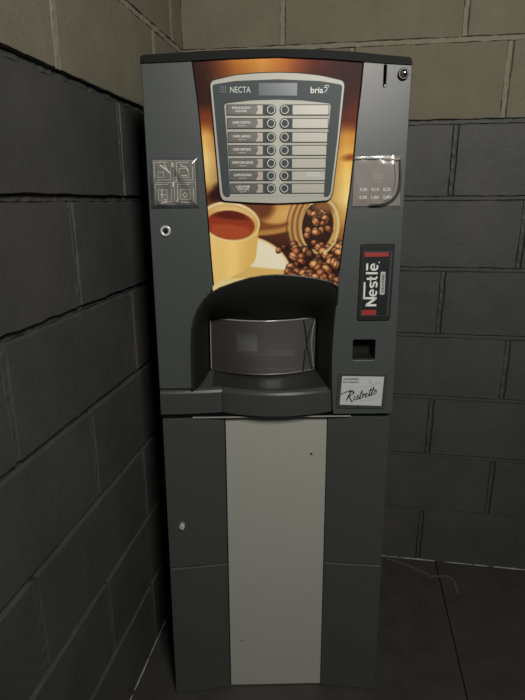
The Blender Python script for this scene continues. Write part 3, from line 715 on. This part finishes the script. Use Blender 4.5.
# dark curling seam of the sleeve on its right side
seam = spline([(.4330, 1.1790), (.4560, 1.1795), (.4720, 1.1845), (.4850, 1.1950), (.4905, 1.2080), (.4925, 1.2300), (.4900, 1.2660)], 6)
link('sleeve_fold_and_sheen', stroke(seam, [.0012 + .0042 * math.sin(math.pi * (i + 3) / (len(seam) + 4)) for i in range(len(seam))], -.0125, th=.0010), M_satin, PC)
link('sleeve_fold_and_sheen', stroke(spline([(.4020, 1.2660), (.4450, 1.2665), (.4800, 1.2640), (.4925, 1.2655)], 6), .0022, -.0115, th=.0006), mat('sleeve_sheen', (.22, .215, .20), .4, spec=.5), PC)  # pale ribbon painting the sheen along the sleeve's top
link('sleeve_fold_and_sheen', stroke(spline([(.4790, 1.2630), (.4835, 1.2400), (.4830, 1.2120), (.4760, 1.1960), (.4640, 1.1880)], 6), .0012, -.0115, th=.0006), mat('sleeve_sheen', (.22, .215, .20), .4, spec=.5), PC)  # pale ribbon painting a highlight beside the curl

# ---- brand panel
BP = link('brand_panel', plate(round_poly([(.4190, .9475), (.4875, .9475), (.4895, 1.1045), (.4210, 1.1045)], .005), -.0085, -.002), M_satin, VM, bevel=.002)
link('panel_window', plate([(.4245, .9560), (.4830, .9560), (.4850, 1.0890), (.4265, 1.0890)], -.0092, -.007), M_slate, BP)
link('wrapper', plate([(.4260, .9575), (.4790, .9575), (.4805, 1.0865), (.4275, 1.0865)], -.0098, -.008), M_black, BP, bevel=.0006)['label'] = 'glossy black wrapper with red ends'
link('red_band', plate([(.4285, 1.0775), (.4780, 1.0785), (.4780, 1.0860), (.4285, 1.0860)], -.0103, -.009), M_red, BP)
link('red_band', plate([(.4270, .9585), (.4570, .9585), (.4575, .9690), (.4275, .9690)], -.0103, -.009), M_red, BP)
link('panel_cap', box(.4760, .4810, -.0106, -.009, 1.0835, 1.0850), M_hole, BP)
# lettering reads upwards: local x -> +z, local y -> -a
bm = bmesh.new(); R90 = math.pi / 2
def tv(s, a, z, h, wd, bold): text_bm(s, a, z, h, -.0106, bm, rot=R90, width=wd, bold=bold)
LU = lambda x, y: (.4565 - y * 1.08, .9770 + x * 1.13)        # x along the word, y up from its baseline
def ls(pts, wd=.0036, cl=False): stroke([LU(*p) for p in pts], wd, -.0108, bm, cl)
def el(cx): ls([(cx + .0052 * math.cos(t), .0070 + .0062 * math.sin(t)) for t in [math.radians(d) for d in range(0, 322, 14)]], .0034); ls([(cx - .005, .0072), (cx + .0062, .0072)], .0026)
ls([(.0018, 0), (.0018, .0205)], .0044); ls([(.0020, .0195), (.0145, .0010)], .0046); ls([(.0148, 0), (.0148, .0245)], .0042)
el(.0245)
ls(spline([(.0440, .0115), (.0400, .0130), (.0352, .0115), (.0365, .0080), (.0425, .0060), (.0438, .0025), (.0395, .0006), (.0345, .0020)], 5), .0034)
ls([(.0500, .0205), (.0500, .0030), (.0540, .0010)], .0040); ls([(.0455, .0130), (.0545, .0130)], .0028)
ls([(.0600, .0225), (.0600, 0)], .0040)
el(.0710)
ls([(.0130, .0240), (.0440, .0240)], .0036)       # the N's bar running over the letters
ls([(.0650, .0205), (.0775, .0205)], .0040)       # bar accent
disc(.4585, 1.0665, .0014, -.0108, -.0100, n=10, bm=bm)
link('brand_lettering', bm, M_white, BP)
TG = link('white_tag', plate(rrect(.4625, .4725, 1.0010, 1.0475, .002), -.0108, -.009), M_paper, BP)
link('tag_lettering', text_bm('SOLUCIONES', .4680, 1.0240, .0048, -.0112, rot=R90, width=.038, bold=.02), M_ink, BP)
link('film_cover', film([(.4250, 1.0890), (.4850, 1.0890), (.4840, .9560), (.4240, .9560)], .0007, 21, -.0128), M_film2, BP, smooth=True)

# ---- ristretto label
LB = link('flavour_label_frame', plate(round_poly([(.3800, .7545), (.4850, .7515), (.4890, .8300), (.3835, .8335)], .003), -.0068, -.002), M_plastic_dark, VM, bevel=.0012)
RP = [(.3915, .8262), (.4815, .8240), (.4785, .7585), (.3880, .7620)]
link('label_paper', plate([RP[3], RP[2], RP[1], RP[0]], -.0074, -.005), M_paper, LB)
bm = bmesh.new()
def rq(s, t): return Q(s, t, RP)
def wr(pts, wd=.0013): pp = spline(pts, 7); stroke([rq(*p) for p in pp], [wd * 1.2 * (.7 + .6 * abs(math.sin(k * .55))) for k in range(len(pp))], -.0078, bm)
# hand-lettered word rising to the right
wr([(.00, .36), (.10, .44), (.22, .48), (.30, .44)], .0012)
wr([(.24, .50), (.20, .34), (.15, .16)], .0021)
wr([(.17, .48), (.28, .50), (.31, .42), (.22, .33), (.19, .32)], .0016); wr([(.20, .32), (.24, .22), (.27, .13), (.31, .15)], .0019)
wr([(.345, .34), (.325, .22), (.345, .18), (.38, .22)], .0015); disc(*rq(.36, .415), .0009, -.0078, -.0072, n=8, bm=bm)
wr([(.38, .22), (.425, .37), (.42, .30), (.43, .22), (.395, .19)], .0014)
wr([(.44, .22), (.475, .34), (.51, .53)], .0011); wr([(.51, .53), (.475, .34), (.47, .24), (.50, .25)], .0018); wr([(.45, .40), (.53, .43)], .0010)
wr([(.520, .26), (.532, .34), (.536, .41), (.552, .375), (.572, .40)], .0014); wr([(.545, .37), (.540, .27)], .0012)
wr([(.58, .32), (.63, .40), (.615, .43), (.585, .37), (.60, .29), (.645, .31)], .0014)
wr([(.65, .32), (.69, .45), (.725, .61)], .0011); wr([(.725, .61), (.69, .45), (.68, .34), (.71, .35)], .0018)
wr([(.71, .35), (.75, .48), (.785, .65)], .0011); wr([(.785, .65), (.75, .48), (.74, .37), (.77, .38)], .0018); wr([(.66, .51), (.83, .56)], .0011)
wr([(.82, .52), (.79, .46), (.80, .40), (.835, .42), (.85, .49), (.82, .52), (.87, .53)], .0013)
link('script_lettering', bm, M_ink, LB)
bm = bmesh.new()
p = rq(.22, .905); text_bm('CAFE EXPRESO', p[0], p[1], .0030, -.0078, bm, width=.0330, bold=.03); p = rq(.22, .80); text_bm('EN TU MAQUINA', p[0], p[1], .0030, -.0078, bm, width=.0330, bold=.03)
link('label_lettering', bm, M_ink, LB)
bm = bmesh.new()
def sw(pts, wd=.0006): stroke([rq(*p) for p in spline(pts, 8)], wd, -.0077, bm)
sw([(.62, .90), (.68, .78), (.74, .74), (.90, .80)], .0009); sw([(.68, .94), (.69, .84), (.74, .74)], .0008); sw([(.72, .72), (.82, .74), (.92, .82)], .0006)
sw([(.92, .80), (.97, .55), (.88, .34), (.66, .22), (.45, .14)], .0006); sw([(1.0, .40), (.80, .22), (.55, .16)], .0006); sw([(.04, .30), (.25, .55), (.55, .66), (.80, .68)], .0005)
link('label_swirls', bm, M_gold, LB)
link('label_screw', disc(.4280, .7555, .0018, -.0082, -.004, n=12), M_hole, LB)
